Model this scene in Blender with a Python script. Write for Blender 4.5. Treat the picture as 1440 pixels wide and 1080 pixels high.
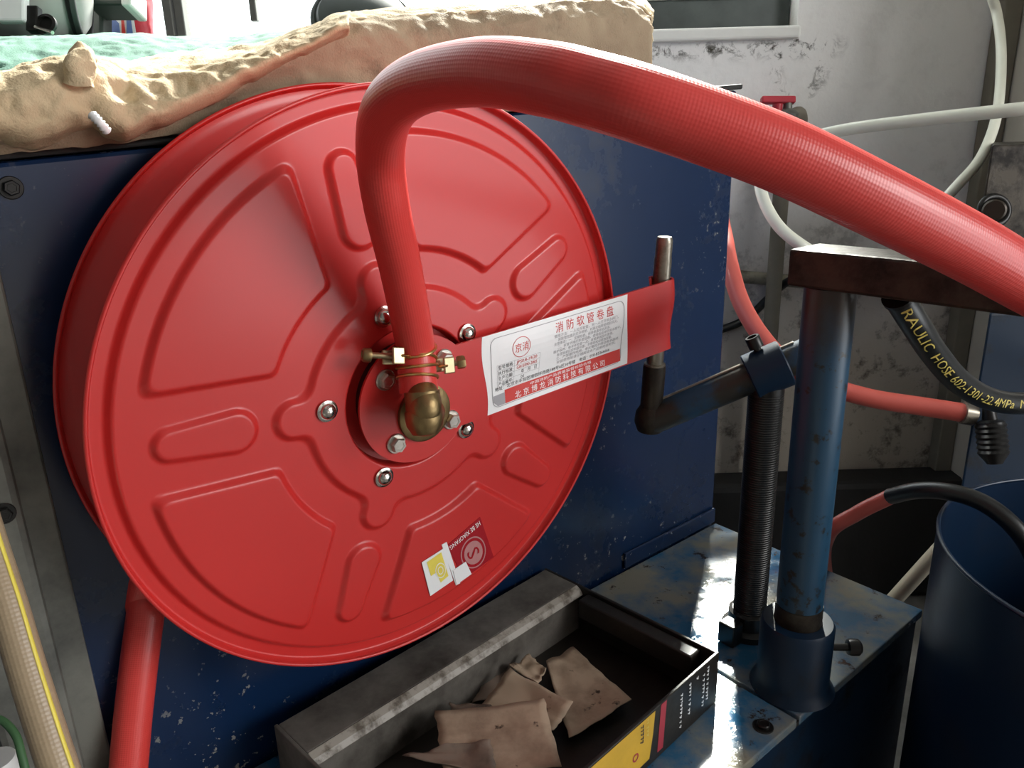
import bpy, math, random
from mathutils import Vector, Matrix, noise
random.seed(7)
for _o in list(bpy.data.objects): bpy.data.objects.remove(_o)
col = bpy.context.scene.collection
PI = math.pi

# ---------------------------------------------------------------- camera
H = 1.40                                  # height of the lens above the floor
FPX = 1081.786
PITCH, ROLL = 0.30737199, -0.02885598
FW = Vector((0, math.cos(PITCH), -math.sin(PITCH))); _rt = Vector((1, 0, 0)); _up = _rt.cross(FW)
CR = math.cos(ROLL)*_rt + math.sin(ROLL)*_up
CU = -math.sin(ROLL)*_rt + math.cos(ROLL)*_up
EYE = Vector((0, 0, H))
cd = bpy.data.cameras.new('camera'); cam = bpy.data.objects.new('camera', cd); col.objects.link(cam)
cd.sensor_width = 36.0; cd.lens = 36.0*FPX/1440.0; cd.clip_start = .01
cam.matrix_world = Matrix(((CR.x, CU.x, -FW.x, EYE.x), (CR.y, CU.y, -FW.y, EYE.y), (CR.z, CU.z, -FW.z, EYE.z), (0, 0, 0, 1)))
bpy.context.scene.camera = cam

# ---------------------------------------------------------------- light
sc = bpy.context.scene
sc.view_settings.view_transform = 'Standard'; sc.view_settings.look = 'None'
sc.view_settings.gamma = 1.0; sc.view_settings.use_curve_mapping = False
sc.view_settings.exposure = -0.08
wd = bpy.data.worlds.new('sky'); sc.world = wd; wd.use_nodes = True
wd.node_tree.nodes['Background'].inputs[0].default_value = (.93, .97, 1.0, 1)
wd.node_tree.nodes['Background'].inputs[1].default_value = 4.0
def sun(name, direction, energy, angle, color=(1, 1, 1)):
    l = bpy.data.lights.new(name, 'SUN'); l.energy = energy; l.angle = math.radians(angle); l.color = color
    o = bpy.data.objects.new(name, l); col.objects.link(o)
    o.rotation_euler = Vector(direction).to_track_quat('-Z', 'Y').to_euler()
    return o
def area(name, loc, target, sx, sy, power, color=(1, 1, 1)):
    l = bpy.data.lights.new(name, 'AREA'); l.shape = 'RECTANGLE'; l.size = sx; l.size_y = sy; l.energy = power; l.color = color
    o = bpy.data.objects.new(name, l); col.objects.link(o); o.location = loc
    o.rotation_euler = (Vector(target)-Vector(loc)).to_track_quat('-Z', 'Y').to_euler()
    return o
sun('daylight_through_window', (-.23, -.77, -.60), 33.0, 7, (1, .97, .90))
area('doorway_daylight', (3.0, -.85, 2.35), (.0, .70, 1.0), 1.7, 1.0, 55, (1, .98, .96))

# ---------------------------------------------------------------- frame of the rig: s along the reel face, d towards the viewer, z up
AZ, TILT = 0.6849247, -0.06014382
E1 = Vector((math.cos(AZ), math.sin(AZ), 0)); ND = Vector((math.sin(AZ), -math.cos(AZ), 0)); UZ = Vector((0, 0, 1))
NR = Vector((math.sin(AZ)*math.cos(TILT), -math.cos(AZ)*math.cos(TILT), math.sin(TILT)))
E2 = NR.cross(E1)
RC = Vector((-0.08979541, 0.64914993, -0.21488464+H))
def F(s, d, z): return E1*s + ND*d + Vector((0, 0, z+H))
def ray(x, y): return CR*((x-720)/FPX) - CU*((y-540)/FPX) + FW
def dep(x, y, k): return EYE + ray(x, y)*k
def onD(x, y, d): q = ray(x, y); return EYE + q*(d/q.dot(ND))
def onZ(x, y, z): q = ray(x, y); return EYE + q*(z/q.z)
def onY(x, y, Y): q = ray(x, y); return EYE + q*(Y/q.y)
def onR(x, y, off):
    q = ray(x, y); c = RC + NR*off - EYE; return EYE + q*(c.dot(NR)/q.dot(NR))
def RP(u, v, off): return RC + E1*u + E2*v + NR*off
def sst(a, b, x):
    t = max(0., min(1., (x-a)/(b-a))); return t*t*(3-2*t)

# ---------------------------------------------------------------- materials
class NT:
    def __init__(s, name):
        s.m = bpy.data.materials.new(name); s.m.use_nodes = True; s.t = s.m.node_tree; s.n = s.t.nodes
        s.b = s.n['Principled BSDF']
    def add(s, kind, **kw):
        nd = s.n.new(kind)
        for k, v in kw.items(): setattr(nd, k, v)
        return nd
    def link(s, a, b): s.t.links.new(a, b)
    def coord(s, which='Object'): return s.add('ShaderNodeTexCoord').outputs[which]
    def noise(s, scale, detail=4, rough=.55, vec=None, dist=0):
        nd = s.add('ShaderNodeTexNoise'); nd.inputs['Scale'].default_value = scale; nd.inputs['Detail'].default_value = detail
        nd.inputs['Roughness'].default_value = rough; nd.inputs['Distortion'].default_value = dist
        if vec is not None: s.link(vec, nd.inputs['Vector'])
        return nd.outputs['Fac']
    def ramp(s, fac, stops):
        nd = s.add('ShaderNodeValToRGB'); e = nd.color_ramp.elements
        while len(e) < len(stops): e.new(.5)
        for i, (p, c) in enumerate(stops):
            e[i].position = p; e[i].color = (c, c, c, 1) if isinstance(c, (int, float)) else (*c, 1)
        s.link(fac, nd.inputs[0]); return nd.outputs[0]
    def mix(s, fac, a, b):
        nd = s.add('ShaderNodeMix', data_type='RGBA')
        for v, i in ((fac, 0), (a, 6), (b, 7)):
            if hasattr(v, 'is_linked'): s.link(v, nd.inputs[i])
            else: nd.inputs[i].default_value = v if i == 0 else (*v, 1)
        return nd.outputs[2]
    def math(s, op, a, b=None, clamp=False):
        nd = s.add('ShaderNodeMath', operation=op, use_clamp=clamp)
        for v, i in ((a, 0), (b, 1)):
            if v is None: continue
            if hasattr(v, 'is_linked'): s.link(v, nd.inputs[i])
            else: nd.inputs[i].default_value = v
        return nd.outputs[0]
    def bump(s, h, strength, dist=.002):
        nd = s.add('ShaderNodeBump'); nd.inputs['Strength'].default_value = strength; nd.inputs['Distance'].default_value = dist
        s.link(h, nd.inputs['Height']); s.link(nd.outputs[0], s.b.inputs['Normal'])
    def set(s, color=None, rough=None, metal=None, **kw):
        for v, k in ((color, 'Base Color'), (rough, 'Roughness'), (metal, 'Metallic')):
            if v is None: continue
            if hasattr(v, 'is_linked'): s.link(v, s.b.inputs[k])
            else: s.b.inputs[k].default_value = (*v, 1) if k == 'Base Color' else v
        for k, v in kw.items(): s.b.inputs[k.replace('_', ' ')].default_value = v
        return s
M = {}
def plain(name, c, rough=.5, metal=0, var=.12, scale=30, bump=0, **kw):
    t = NT(name); co = t.coord(); f = t.noise(scale, 4, .6, co)
    dark = tuple(x*(1-var) for x in c); lite = tuple(min(1, x*(1+var)) for x in c)
    t.set(t.mix(f, dark, lite), rough, metal, **kw)
    if bump: t.bump(t.noise(scale*4, 3, .6, co), bump, .002)
    M[name] = t.m; return t.m
def worn(name, c1, c2, scale, lo, hi, rough=.4, metal=0, rough2=.7, bump=.2, c3=None, scale3=6, lo3=.5, hi3=.6):
    t = NT(name); co = t.coord(); f = t.ramp(t.noise(scale, 6, .65, co), [(lo, 0.), (hi, 1.)])
    c = t.mix(f, c1, c2)
    if c3: c = t.mix(t.ramp(t.noise(scale3, 5, .6, co), [(lo3, 0.), (hi3, 1.)]), c, c3)
    r = t.ramp(f, [(0, rough), (1, rough2)])
    t.set(c, r, metal); t.bump(f, bump, .001); M[name] = t.m; return t.m

def red_paint():
    t = NT('red_paint'); co = t.coord()
    f = t.noise(9, 3, .5, co)
    t.set(t.mix(f, (.52, .020, .018), (.60, .028, .024)), .38, 0, Coat_Weight=.22, Coat_Roughness=.14)
    t.bump(t.noise(420, 2, .5, co), .05, .0006); M['red_paint'] = t.m
red_paint()
def hose(name, c, braid=1.0, rough=.38, around=26, along=300):
    t = NT(name); uv = t.coord('UV')
    mp = t.add('ShaderNodeMapping'); t.link(uv, mp.inputs[0])
    sep = t.add('ShaderNodeSeparateXYZ'); t.link(uv, sep.inputs[0])
    u = t.math('MULTIPLY', sep.outputs[0], around*2*PI); v = t.math('MULTIPLY', sep.outputs[1], along*2*PI)
    a = t.math('SINE', t.math('ADD', u, v)); b = t.math('SINE', t.math('SUBTRACT', u, v))
    h = t.math('MULTIPLY', a, b)
    f = t.noise(14, 3, .5, t.coord())
    t.set(t.mix(f, tuple(x*.9 for x in c), tuple(min(1, x*1.1) for x in c)), rough, 0, Coat_Weight=.15, Coat_Roughness=.2)
    t.bump(h, .09*braid, .001); M[name] = t.m
hose('red_hose', (.66, .050, .042)); hose('pink_hose', (.58, .105, .08), .5); hose('white_hose', (.78, .78, .66), .1, .3)
hose('black_hose', (.010, .011, .011), .2, .38); hose('braided_hose', (.36, .27, .17), 1.6, .4, 14, 170)

def blue_panel():
    t = NT('blue_panel'); co = t.coord('Generated'); ob = t.coord()
    base = t.mix(t.noise(3, 4, .6, ob), (.0030, .0125, .040), (.0060, .0250, .082))
    v = t.noise(85, 3, .7, ob); mask = t.ramp(t.noise(2.3, 2, .5, ob), [(.50, 0.), (.62, 1.)])
    chip = t.math('MULTIPLY', t.ramp(v, [(.640, 0.), (.665, 1.)]), mask)
    c = t.mix(chip, base, (.30, .30, .28))
    g = t.ramp(t.noise(11, 6, .7, ob), [(.55, 0.), (.75, .5)])
    c = t.mix(g, c, (.012, .012, .012))
    t.set(c, t.ramp(g, [(0, .26), (1, .55)]), 0, Coat_Weight=.0)
    t.bump(t.noise(60, 3, .6, ob), .06, .001); M['blue_panel'] = t.m
blue_panel()
worn('blue_pipe', (.012, .060, .135), (.012, .011, .009), 48, .57, .63, .35, 0, .7, .3, (.030, .024, .018), 9, .60, .74)
worn('dark_blue', (.004, .016, .038), (.010, .010, .010), 16, .55, .72, .42, 0, .6, .2)
M['dark_blue'].node_tree.nodes['Principled BSDF'].inputs['Specular IOR Level'].default_value = .3
worn('drum_blue', (.004, .016, .042), (.014, .020, .032), 5, .5, .75, .35, 0, .5, .05)
def pole_paint():
    t = NT('pole_paint'); co = t.coord(); sep = t.add('ShaderNodeSeparateXYZ'); t.link(co, sep.inputs[0])
    c = t.mix(t.noise(7, 4, .6, co), (.010, .040, .078), (.016, .062, .115))
    c = t.mix(t.ramp(t.noise(55, 5, .65, co), [(.58, 0.), (.64, 1.)]), c, (.012, .010, .008))
    z = t.math('ADD', sep.outputs[2], t.math('MULTIPLY', t.math('SUBTRACT', t.noise(24, 5, .6, co), .5), .09))
    mr = t.add('ShaderNodeMapRange'); t.link(z, mr.inputs[0]); mr.inputs[1].default_value = H-.215; mr.inputs[2].default_value = H-.165
    c = t.mix(mr.outputs[0], c, (.030, .024, .019))
    t.set(c, .36); t.bump(t.noise(55, 5, .65, co), .12, .001); M['pole_paint'] = t.m
pole_paint()
def wet_plate():
    t = NT('wet_plate'); co = t.coord()
    c = t.mix(t.ramp(t.noise(9, 6, .62, co), [(.42, 0.), (.62, 1.)]), (.025, .12, .24), (.24, .23, .18))
    c = t.mix(t.ramp(t.noise(40, 5, .7, co), [(.60, 0.), (.68, 1.)]), c, (.035, .022, .012))
    w = t.ramp(t.noise(14, 5, .6, co), [(.40, 0.), (.58, 1.)])
    t.set(c, t.ramp(w, [(0, .04), (1, .22)]), 0, Coat_Weight=.6, Coat_Roughness=.03)
    t.bump(t.ramp(t.noise(36, 5, .65, co), [(.5, 0.), (.72, 1.)]), .12, .002); M['wet_plate'] = t.m
wet_plate()
worn('rusty_steel', (.045, .036, .026), (.012, .009, .007), 30, .42, .66, .38, .5, .65, .3, (.14, .065, .03), 14, .66, .78)
worn('bright_steel', (.30, .27, .22), (.10, .07, .045), 40, .5, .7, .3, .8, .5, .2)
worn('grey_post', (.19, .19, .165), (.04, .04, .038), 9, .42, .72, .42, .35, .6, .2)
worn('bar_mat', (.030, .026, .020), (.014, .055, .11), 13, .50, .62, .4, .2, .6, .3)
plain('black_metal', (.012, .011, .010), .35, .3)
plain('black_rubber', (.010, .010, .010), .5)
plain('chrome', (.62, .58, .53), .18, 1, .15, 60)
plain('zinc', (.58, .54, .48), .32, 1, .25, 90, .1)
plain('brass', (.27, .19, .09), .42, 1, .35, 60, .15)
plain('gold_wire', (.70, .47, .20), .28, 1)
plain('yellow_zinc', (.42, .34, .20), .35, 1, .3, 80)
plain('label_white', (.86, .86, .86), .32, 0, .02)
plain('ink_red', (.62, .045, .035), .4, 0, .05); plain('ink_black', (.03, .03, .035), .5, 0, .05); plain('ink_grey', (.36, .35, .37), .5, 0, .05)
plain('ink_white', (.9, .9, .9), .5, 0, .02); plain('ink_yellow', (.80, .66, .10), .4, 0, .1, 90); plain('ink_gold', (.62, .50, .12), .5, 0, .05)
plain('sticker_red', (.36, .012, .02), .25, 0, .05); plain('sticker_pink', (.50, .22, .22), .35, 0, .1, 200)
plain('box_yellow', (.60, .36, .03), .5, 0, .25, 30); plain('box_red', (.36, .03, .05), .5); plain('print_blue', (.12, .18, .42), .5, 0, .4, 60)
plain('pale_plastic', (.60, .60, .58), .4)
worn('crate_grey', (.17, .155, .135), (.028, .022, .017), 13, .40, .72, .5, 0, .6, .25)
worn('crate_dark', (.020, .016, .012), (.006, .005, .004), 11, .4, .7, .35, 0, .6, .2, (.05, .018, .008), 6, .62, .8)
worn('crate_edge', (.32, .29, .25), (.10, .08, .06), 60, .45, .65, .45, 0, .6, .2)
worn('oily_card', (.44, .33, .235), (.16, .10, .07), 14, .46, .74, .55, 0, .5, .15, (.05, .03, .02), 50, .64, .70)
worn('oily_card_dark', (.20, .145, .11), (.035, .025, .02), 16, .42, .66, .5, 0, .5, .15)
def cloth(name, c1, c2, c3, weave=.25):
    t = NT(name); co = t.coord()
    c = t.mix(t.ramp(t.noise(7, 6, .62, co), [(.35, 0.), (.68, 1.)]), c1, c2)
    c = t.mix(t.ramp(t.noise(22, 6, .7, co), [(.56, 0.), (.74, .8)]), c, c3)
    t.set(c, .85); h = t.math('ADD', t.noise(16, 6, .6, co), t.math('MULTIPLY', t.noise(600, 1, .5, co), .15)); t.bump(h, weave*2.2, .006); M[name] = t.m
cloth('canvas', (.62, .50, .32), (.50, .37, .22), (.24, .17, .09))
cloth('canvas_shaded', (.40, .31, .20), (.29, .21, .135), (.15, .11, .07))  # same canvas darkened: shade painted into the lower layer and side fold
cloth('green_tarp', (.10, .23, .175), (.055, .15, .11), (.17, .31, .25), .15)
def wall_mat():
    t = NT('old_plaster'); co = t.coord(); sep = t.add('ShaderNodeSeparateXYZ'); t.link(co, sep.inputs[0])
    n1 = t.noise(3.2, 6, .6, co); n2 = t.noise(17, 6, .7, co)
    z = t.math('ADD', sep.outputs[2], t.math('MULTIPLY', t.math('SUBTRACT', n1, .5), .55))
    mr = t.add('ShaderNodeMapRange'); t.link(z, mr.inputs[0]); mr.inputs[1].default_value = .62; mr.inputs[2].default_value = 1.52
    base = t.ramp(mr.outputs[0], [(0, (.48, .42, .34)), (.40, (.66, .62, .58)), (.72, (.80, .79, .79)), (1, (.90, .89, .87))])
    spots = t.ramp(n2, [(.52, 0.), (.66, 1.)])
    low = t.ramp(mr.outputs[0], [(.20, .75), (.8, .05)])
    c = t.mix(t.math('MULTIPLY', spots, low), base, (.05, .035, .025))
    # mould line under the window sill and around its lower corner
    mo = t.ramp(t.noise(26, 8, .75, co, .6), [(.50, 0.), (.60, 1.)])
    def gauss(v, c0, w_):
        d = t.math('DIVIDE', t.math('SUBTRACT', v, c0), w_); return t.math('POWER', 2.718, t.math('MULTIPLY', t.math('MULTIPLY', d, d), -1.0))
    band = t.math('MULTIPLY', gauss(sep.outputs[2], H+.212, .020), t.ramp(t.math('ADD', t.math('MULTIPLY', sep.outputs[0], .5), .5), [(.62, 0.), (.70, 1.), (.93, 1.), (.96, 0.)]))
    dx = t.math('DIVIDE', t.math('SUBTRACT', sep.outputs[0], .785), 1.0); dz = t.math('SUBTRACT', sep.outputs[2], H+.155)
    rr = t.math('SQRT', t.math('ADD', t.math('MULTIPLY', dx, dx), t.math('MULTIPLY', dz, dz)))
    ring = gauss(rr, .062, .020)
    c = t.mix(t.math('MULTIPLY', mo, t.math('ADD', band, t.math('MULTIPLY', ring, .8), True)), c, (.06, .055, .04))
    t.set(c, .85); t.bump(t.math('ADD', n2, t.noise(60, 4, .6, co)), .25, .004); M['old_plaster'] = t.m
wall_mat()
plain('ceiling_white', (.55, .54, .52), .9, 0, .1, 3); plain('dark_wall', (.10, .10, .095), .9, 0, .3, 3); plain('dim_plaster', (.28, .27, .26), .9, 0, .2, 3); plain('cream_wall', (.62, .58, .50), .85, 0, .15, 6); plain('dark_grey_brown', (.20, .18, .14), .8, 0, .3, 12)
worn('concrete', (.26, .25, .23), (.12, .11, .10), 6, .4, .7, .6, 0, .8, .2)
plain('black_rough', (.012, .011, .010), .7, 0, .4, 18, .4)
plain('frame_grey', (.16, .16, .14), .5, .3, .2, 40); plain('sash_dark', (.075, .09, .085), .4, .2, .5, 14); plain('sill_white', (.80, .80, .76), .7, 0, .12, 12)
plain('red_plastic', (.52, .03, .05), .4); plain('grey_cast', (.36, .35, .34), .42, 0, .25, 14, .1); plain('dark_green_grey', (.03, .042, .036), .5, 0, .3, 20)
plain('cream_plastic', (.56, .49, .36), .4, 0, .15, 20); plain('green_cord', (.05, .13, .05), .5); plain('maroon', (.05, .012, .014), .5)
worn('cream_pipe', (.30, .28, .21), (.12, .10, .07), 20, .5, .7, .5, 0, .7, .1)
def glass():
    t = NT('window_glass'); tr = t.add('ShaderNodeBsdfTransparent'); tr.inputs[0].default_value = (.95, .97, .96, 1)
    gl = t.add('ShaderNodeBsdfGlossy'); gl.inputs['Roughness'].default_value = .05; 
    mx = t.add('ShaderNodeMixShader'); mx.inputs[0].default_value = .05; t.link(tr.outputs[0], mx.inputs[1]); t.link(gl.outputs[0], mx.inputs[2])
    t.link(mx.outputs[0], t.n['Material Output'].inputs[0])
    M['window_glass'] = t.m
glass()

# ---------------------------------------------------------------- builders
class MB:
    def __init__(s): s.v = []; s.f = []; s.uv = {}
    def quad_grid(s, rows, close_u=False, uv=False):
        n = len(rows[0]); b = len(s.v)
        for r in rows: s.v += [Vector(p) for p in r]
        for j in range(len(rows)-1):
            for i in range(n if close_u else n-1):
                k = (i+1) % n
                if uv: s.uv[len(s.f)] = ((i/n, uv[j]), ((i+1)/n, uv[j]), ((i+1)/n, uv[j+1]), (i/n, uv[j+1]))
                s.f.append((b+j*n+i, b+j*n+k, b+(j+1)*n+k, b+(j+1)*n+i))
        return b
    def fan(s, pts): b = len(s.v); s.v += [Vector(p) for p in pts]; s.f.append(tuple(range(b, b+len(pts))))
    def hexa(s, p):     # 8 corners: bottom 0-3, top 4-7
        b = len(s.v); s.v += [Vector(q) for q in p]
        for f in ((3, 2, 1, 0), (4, 5, 6, 7), (0, 1, 5, 4), (1, 2, 6, 5), (2, 3, 7, 6), (3, 0, 4, 7)): s.f.append(tuple(b+i for i in f))
        return s
    def box(s, c, ax, sz):
        x, y, z = (Vector(a).normalized()*(h/2) for a, h in zip(ax, sz)); c = Vector(c)
        return s.hexa([c-x-y-z, c+x-y-z, c+x+y-z, c-x+y-z, c-x-y+z, c+x-y+z, c+x+y+z, c-x+y+z])
    def fbox(s, s0, s1, d0, d1, z0, z1): return s.hexa([F(s0, d1, z0), F(s1, d1, z0), F(s1, d0, z0), F(s0, d0, z0), F(s0, d1, z1), F(s1, d1, z1), F(s1, d0, z1), F(s0, d0, z1)])
    def lathe(s, o, axis, prof, seg=32, caps=True, up=None):
        a = Vector(axis).normalized(); t = Vector(up) if up else (Vector((0, 0, 1)) if abs(a.z) < .9 else Vector((1, 0, 0)))
        x = (t - a*t.dot(a)).normalized(); y = a.cross(x); o = Vector(o)
        rows = [[o + a*h + (x*math.cos(2*PI*i/seg) + y*math.sin(2*PI*i/seg))*r for i in range(seg)] for r, h in prof]
        s.quad_grid(rows, True)
        if caps:
            if prof[0][0] > 1e-6: s.fan(list(reversed(rows[0])))
            if prof[-1][0] > 1e-6: s.fan(rows[-1])
        return s
    def cyl(s, p0, p1, r, seg=24, bev=0):
        p0, p1 = Vector(p0), Vector(p1); L = (p1-p0).length
        pr = [(r, 0), (r, L)] if not bev else [(r-bev, 0), (r, bev), (r, L-bev), (r-bev, L)]
        return s.lathe(p0, p1-p0, pr, seg)
    def torus(s, o, axis, R, r, seg=32, ts=8):
        return s.lathe(o, axis, [(R + r*math.cos(2*PI*k/ts), r*math.sin(2*PI*k/ts)) for k in range(ts+1)], seg, False)
    def sweep(s, pts, rad, seg=20, caps=True, squash=None):
        n = len(pts); pts = [Vector(p) for p in pts]
        rad = rad if isinstance(rad, (list, tuple)) else [rad]*n
        T = [(pts[min(i+1, n-1)]-pts[max(i-1, 0)]).normalized() for i in range(n)]
        x = T[0].orthogonal().normalized(); rows = []; acc = 0; vs = []
        fr = []
        for i in range(n):
            x = (x - T[i]*x.dot(T[i])).normalized(); y = T[i].cross(x); fr.append((x.copy(), y.copy()))
            if i: acc += (pts[i]-pts[i-1]).length
            vs.append(acc)
            rows.append([pts[i] + (x*math.cos(2*PI*k/seg) + y*math.sin(2*PI*k/seg))*rad[i] for k in range(seg)])
        s.quad_grid(rows, True, vs)
        if caps: s.fan(list(reversed(rows[0]))); s.fan(rows[-1])
        s.frames = (pts, T, fr, vs); return s
    def build(s, name, mat, parent=None, smooth=35, bevel=0, solid=0, sub=0):
        me = bpy.data.meshes.new(name); me.from_pydata(s.v, [], s.f); me.update()
        if s.uv:
            lay = me.uv_layers.new(name='UV')
            for p in me.polygons:
                u = s.uv.get(p.index)
                if u:
                    for k, li in enumerate(p.loop_indices): lay.data[li].uv = u[k]
        return link(name, me, mat, parent, smooth, bevel, solid, sub)
def link(name, me, mat, parent=None, smooth=35, bevel=0, solid=0, sub=0):
    if mat: me.materials.append(M[mat] if isinstance(mat, str) else mat)
    if smooth:
        for p in me.polygons: p.use_smooth = True
        if smooth < 180: me.set_sharp_from_angle(angle=math.radians(smooth))
    o = bpy.data.objects.new(name, me); col.objects.link(o)
    if parent: o.parent = parent; o.matrix_parent_inverse = Matrix.Translation(-parent.location)
    if bevel: b = o.modifiers.new('bevel', 'BEVEL'); b.width = bevel; b.segments = 2; b.limit_method = 'ANGLE'
    if solid: b = o.modifiers.new('solid', 'SOLIDIFY'); b.thickness = solid; b.offset = 0
    if sub: b = o.modifiers.new('sub', 'SUBSURF'); b.levels = sub; b.render_levels = sub
    return o
def copy(o, M4, parent):
    c = o.copy(); col.objects.link(c); c.parent = parent
    c.matrix_parent_inverse = Matrix.Translation(-parent.location); c.matrix_basis = M4 @ o.matrix_basis; return c
def tag(o, label=None, cat=None, group=None, kind=None):
    for k, v in (('label', label), ('category', cat), ('group', group), ('kind', kind)):
        if v: o[k] = v
    return o
def thing(name, loc, label, cat, group=None):
    o = bpy.data.objects.new(name, None); col.objects.link(o); o.location = loc; o.empty_display_size = .05
    return tag(o, label, cat, group)
def struct(o): o['kind'] = 'structure'; return o
def spline(pts, n=12):
    P = [Vector(p) for p in pts]; P = [P[0]*2-P[1]] + P + [P[-1]*2-P[-2]]; out = []
    for i in range(1, len(P)-2):
        p0, p1, p2, p3 = P[i-1:i+3]
        for k in range(n):
            t = k/n; out.append(.5*((2*p1) + (p2-p0)*t + (2*p0-5*p1+4*p2-p3)*t*t + (3*p1-p0-3*p2+p3)*t*t*t))
    out.append(P[-2]); return out
def interp(pts, x):
    if x <= pts[0][0]: return pts[0][1]
    for (a, b), (c, d) in zip(pts, pts[1:]):
        if x <= c:
            t = (x-a)/(c-a); t = t*t*(3-2*t)*.5 + t*.5; return b+(d-b)*t
    return pts[-1][1]
_dg = None
def text2d(s, size=1.0, align='LEFT', spacing=1.0):
    cu = bpy.data.curves.new('t', 'FONT'); cu.body = s; cu.size = size; cu.align_x = align; cu.resolution_u = 2; cu.space_character = spacing
    o = bpy.data.objects.new('t', cu); col.objects.link(o); bpy.context.view_layer.update()
    me = bpy.data.meshes.new_from_object(o.evaluated_get(bpy.context.evaluated_depsgraph_get()))
    vs = [(v.co.x, v.co.y) for v in me.vertices]; fs = [tuple(p.vertices) for p in me.polygons]
    bpy.data.objects.remove(o); bpy.data.curves.remove(cu); bpy.data.meshes.remove(me); return vs, fs
class Print:          # flat print gathered per ink, mapped on a surface by fn(u, v)
    def __init__(s, fn): s.fn = fn; s.ink = {}
    def _mb(s, ink): return s.ink.setdefault(ink, MB())
    def text(s, ink, u, v, body, size, align='LEFT', fit=None, spacing=1.0, rot=0, sy=1.0):
        vs, fs = text2d(body, size, align, spacing)
        if not vs: return
        if fit:
            w = max(a for a, b in vs)-min(a for a, b in vs); k = fit/w if w else 1; vs = [(a*k, b) for a, b in vs]
        m = s._mb(ink); b0 = len(m.v); c, sn = math.cos(rot), math.sin(rot)
        m.v += [s.fn(u + a*c - b*sy*sn, v + a*sn + b*sy*c) for a, b in vs]; m.f += [tuple(b0+i for i in f) for f in fs]
    def rect(s, ink, u0, u1, v0, v1, n=1):
        m = s._mb(ink)
        m.quad_grid([[s.fn(u0+(u1-u0)*i/n, v) for i in range(n+1)] for v in (v0, v1)])
    def poly(s, ink, pts): s._mb(ink).fan([s.fn(*p) for p in pts])
    def ring(s, ink, u, v, r0, r1, seg=40, su=1.0):
        m = s._mb(ink); m.quad_grid([[s.fn(u+r*su*math.cos(2*PI*i/seg), v+r*math.sin(2*PI*i/seg)) for i in range(seg)] for r in (r1, r0)], True)
    def line(s, ink, pts, w, closed=False):
        pts = [Vector((a, b)) for a, b in pts]; n = len(pts)
        for i in range(n if closed else n-1):
            a, b = pts[i], pts[(i+1) % n]; d = (b-a).normalized()*w/2; p = Vector((-d.y, d.x))
            s.poly(ink, [tuple(a-p-d*.5), tuple(b-p+d*.5), tuple(b+p+d*.5), tuple(a+p-d*.5)])
    def build(s, parent, names={}):
        for ink, m in s.ink.items(): m.build(names.get(ink, 'printed_'+ink.split('_')[-1]), ink, parent, 0)

# ================================================================ the room
WY = 2.20
struct(MB().hexa([(-3, -2.5, -.05), (3.2, -2.5, -.05), (3.2, 2.5, -.05), (-3, 2.5, -.05), (-3, -2.5, 0), (3.2, -2.5, 0), (3.2, 2.5, 0), (-3, 2.5, 0)]).build('floor', 'concrete', None, 0))
WX1, WZ0, WZ1 = .775, H+.262, H+2.30
def wbox(m, x0, x1, z0, z1, y0=WY, y1=WY+.2): m.hexa([(x0, y0, z0), (x1, y0, z0), (x1, y1, z0), (x0, y1, z0), (x0, y0, z1), (x1, y0, z1), (x1, y1, z1), (x0, y1, z1)]); return m
WXL, WZL = .27, H-.15
wm = MB(); wbox(wm, -2.6, WXL, 0, WZL); wbox(wm, WXL, WXL+.06, WZL, WZ1); wbox(wm, WXL, 1.9, 0, WZL); wbox(wm, WXL+.06, 1.9, WZL, WZ0); wbox(wm, WX1, 1.9, WZ0, WZ1); wbox(wm, -2.6, 1.9, WZ1, H+2.6); wbox(wm, -2.6, -2.4, WZ0, WZ1)
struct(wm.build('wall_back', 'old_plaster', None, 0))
struct(wbox(MB(), -2.6, 1.9, 0, H-1.0, WY-.12, WY-.002).build('low_box_back', 'black_rough', None, 0, .02))  # black low box along the foot of the back wall
p = onY(1398, 60, WY)
struct(MB().hexa([(1.335, 1.55, 0), (1.55, 1.55, 0), (1.55, WY-.002, 0), (1.335, WY-.002, 0), (1.335, 1.55, H+2.6), (1.55, 1.55, H+2.6), (1.55, WY-.002, H+2.6), (1.335, WY-.002, H+2.6)]).build('wall_right', 'cream_wall', None, 0))
struct(wbox(MB(), 1.285, 1.333, 0, H+2.6, WY-.05, WY-.002).build('corner_shade_strip', 'dark_grey_brown', None, 0, .004))  # dark strip standing in for the shade in the wall corner
CT = H+2.6
struct(MB().hexa([(-2.6, -2.5, CT), (3.2, -2.5, CT), (3.2, 2.4, CT), (-2.6, 2.4, CT), (-2.6, -2.5, CT+.1), (3.2, -2.5, CT+.1), (3.2, 2.4, CT+.1), (-2.6, 2.4, CT+.1)]).build('ceiling', 'ceiling_white', None, 0))
wl_ = MB(); wbox(wl_, -2.8, -2.6, 0, CT, -2.5, 2.4); wbox(wl_, -1.45, -1.30, 0, CT, -2.5, .15)  # room wall, plus a nearer unseen slab added to darken the left side
struct(wl_.build('wall_left_and_light_block', 'dark_wall', None, 0))
struct(wbox(MB(), -2.6, 3.2, 0, CT, -2.6, -2.5).build('wall_front', 'dim_plaster', None, 0))
wr = MB(); wbox(wr, 3.2, 3.3, 0, CT, -2.5, -1.7); wbox(wr, 3.2, 3.3, 0, CT, .4, 2.4); wbox(wr, 3.2, 3.3, 2.9, CT, -1.7, .4); wbox(wr, 1.9, 3.2, 0, CT, 2.2, 2.4)
struct(wr.build('wall_doorway', 'dim_plaster', None, 0))
win = struct(thing('window_1', (0, WY, WZ0), None, None))
W1 = WXL+.062
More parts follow.
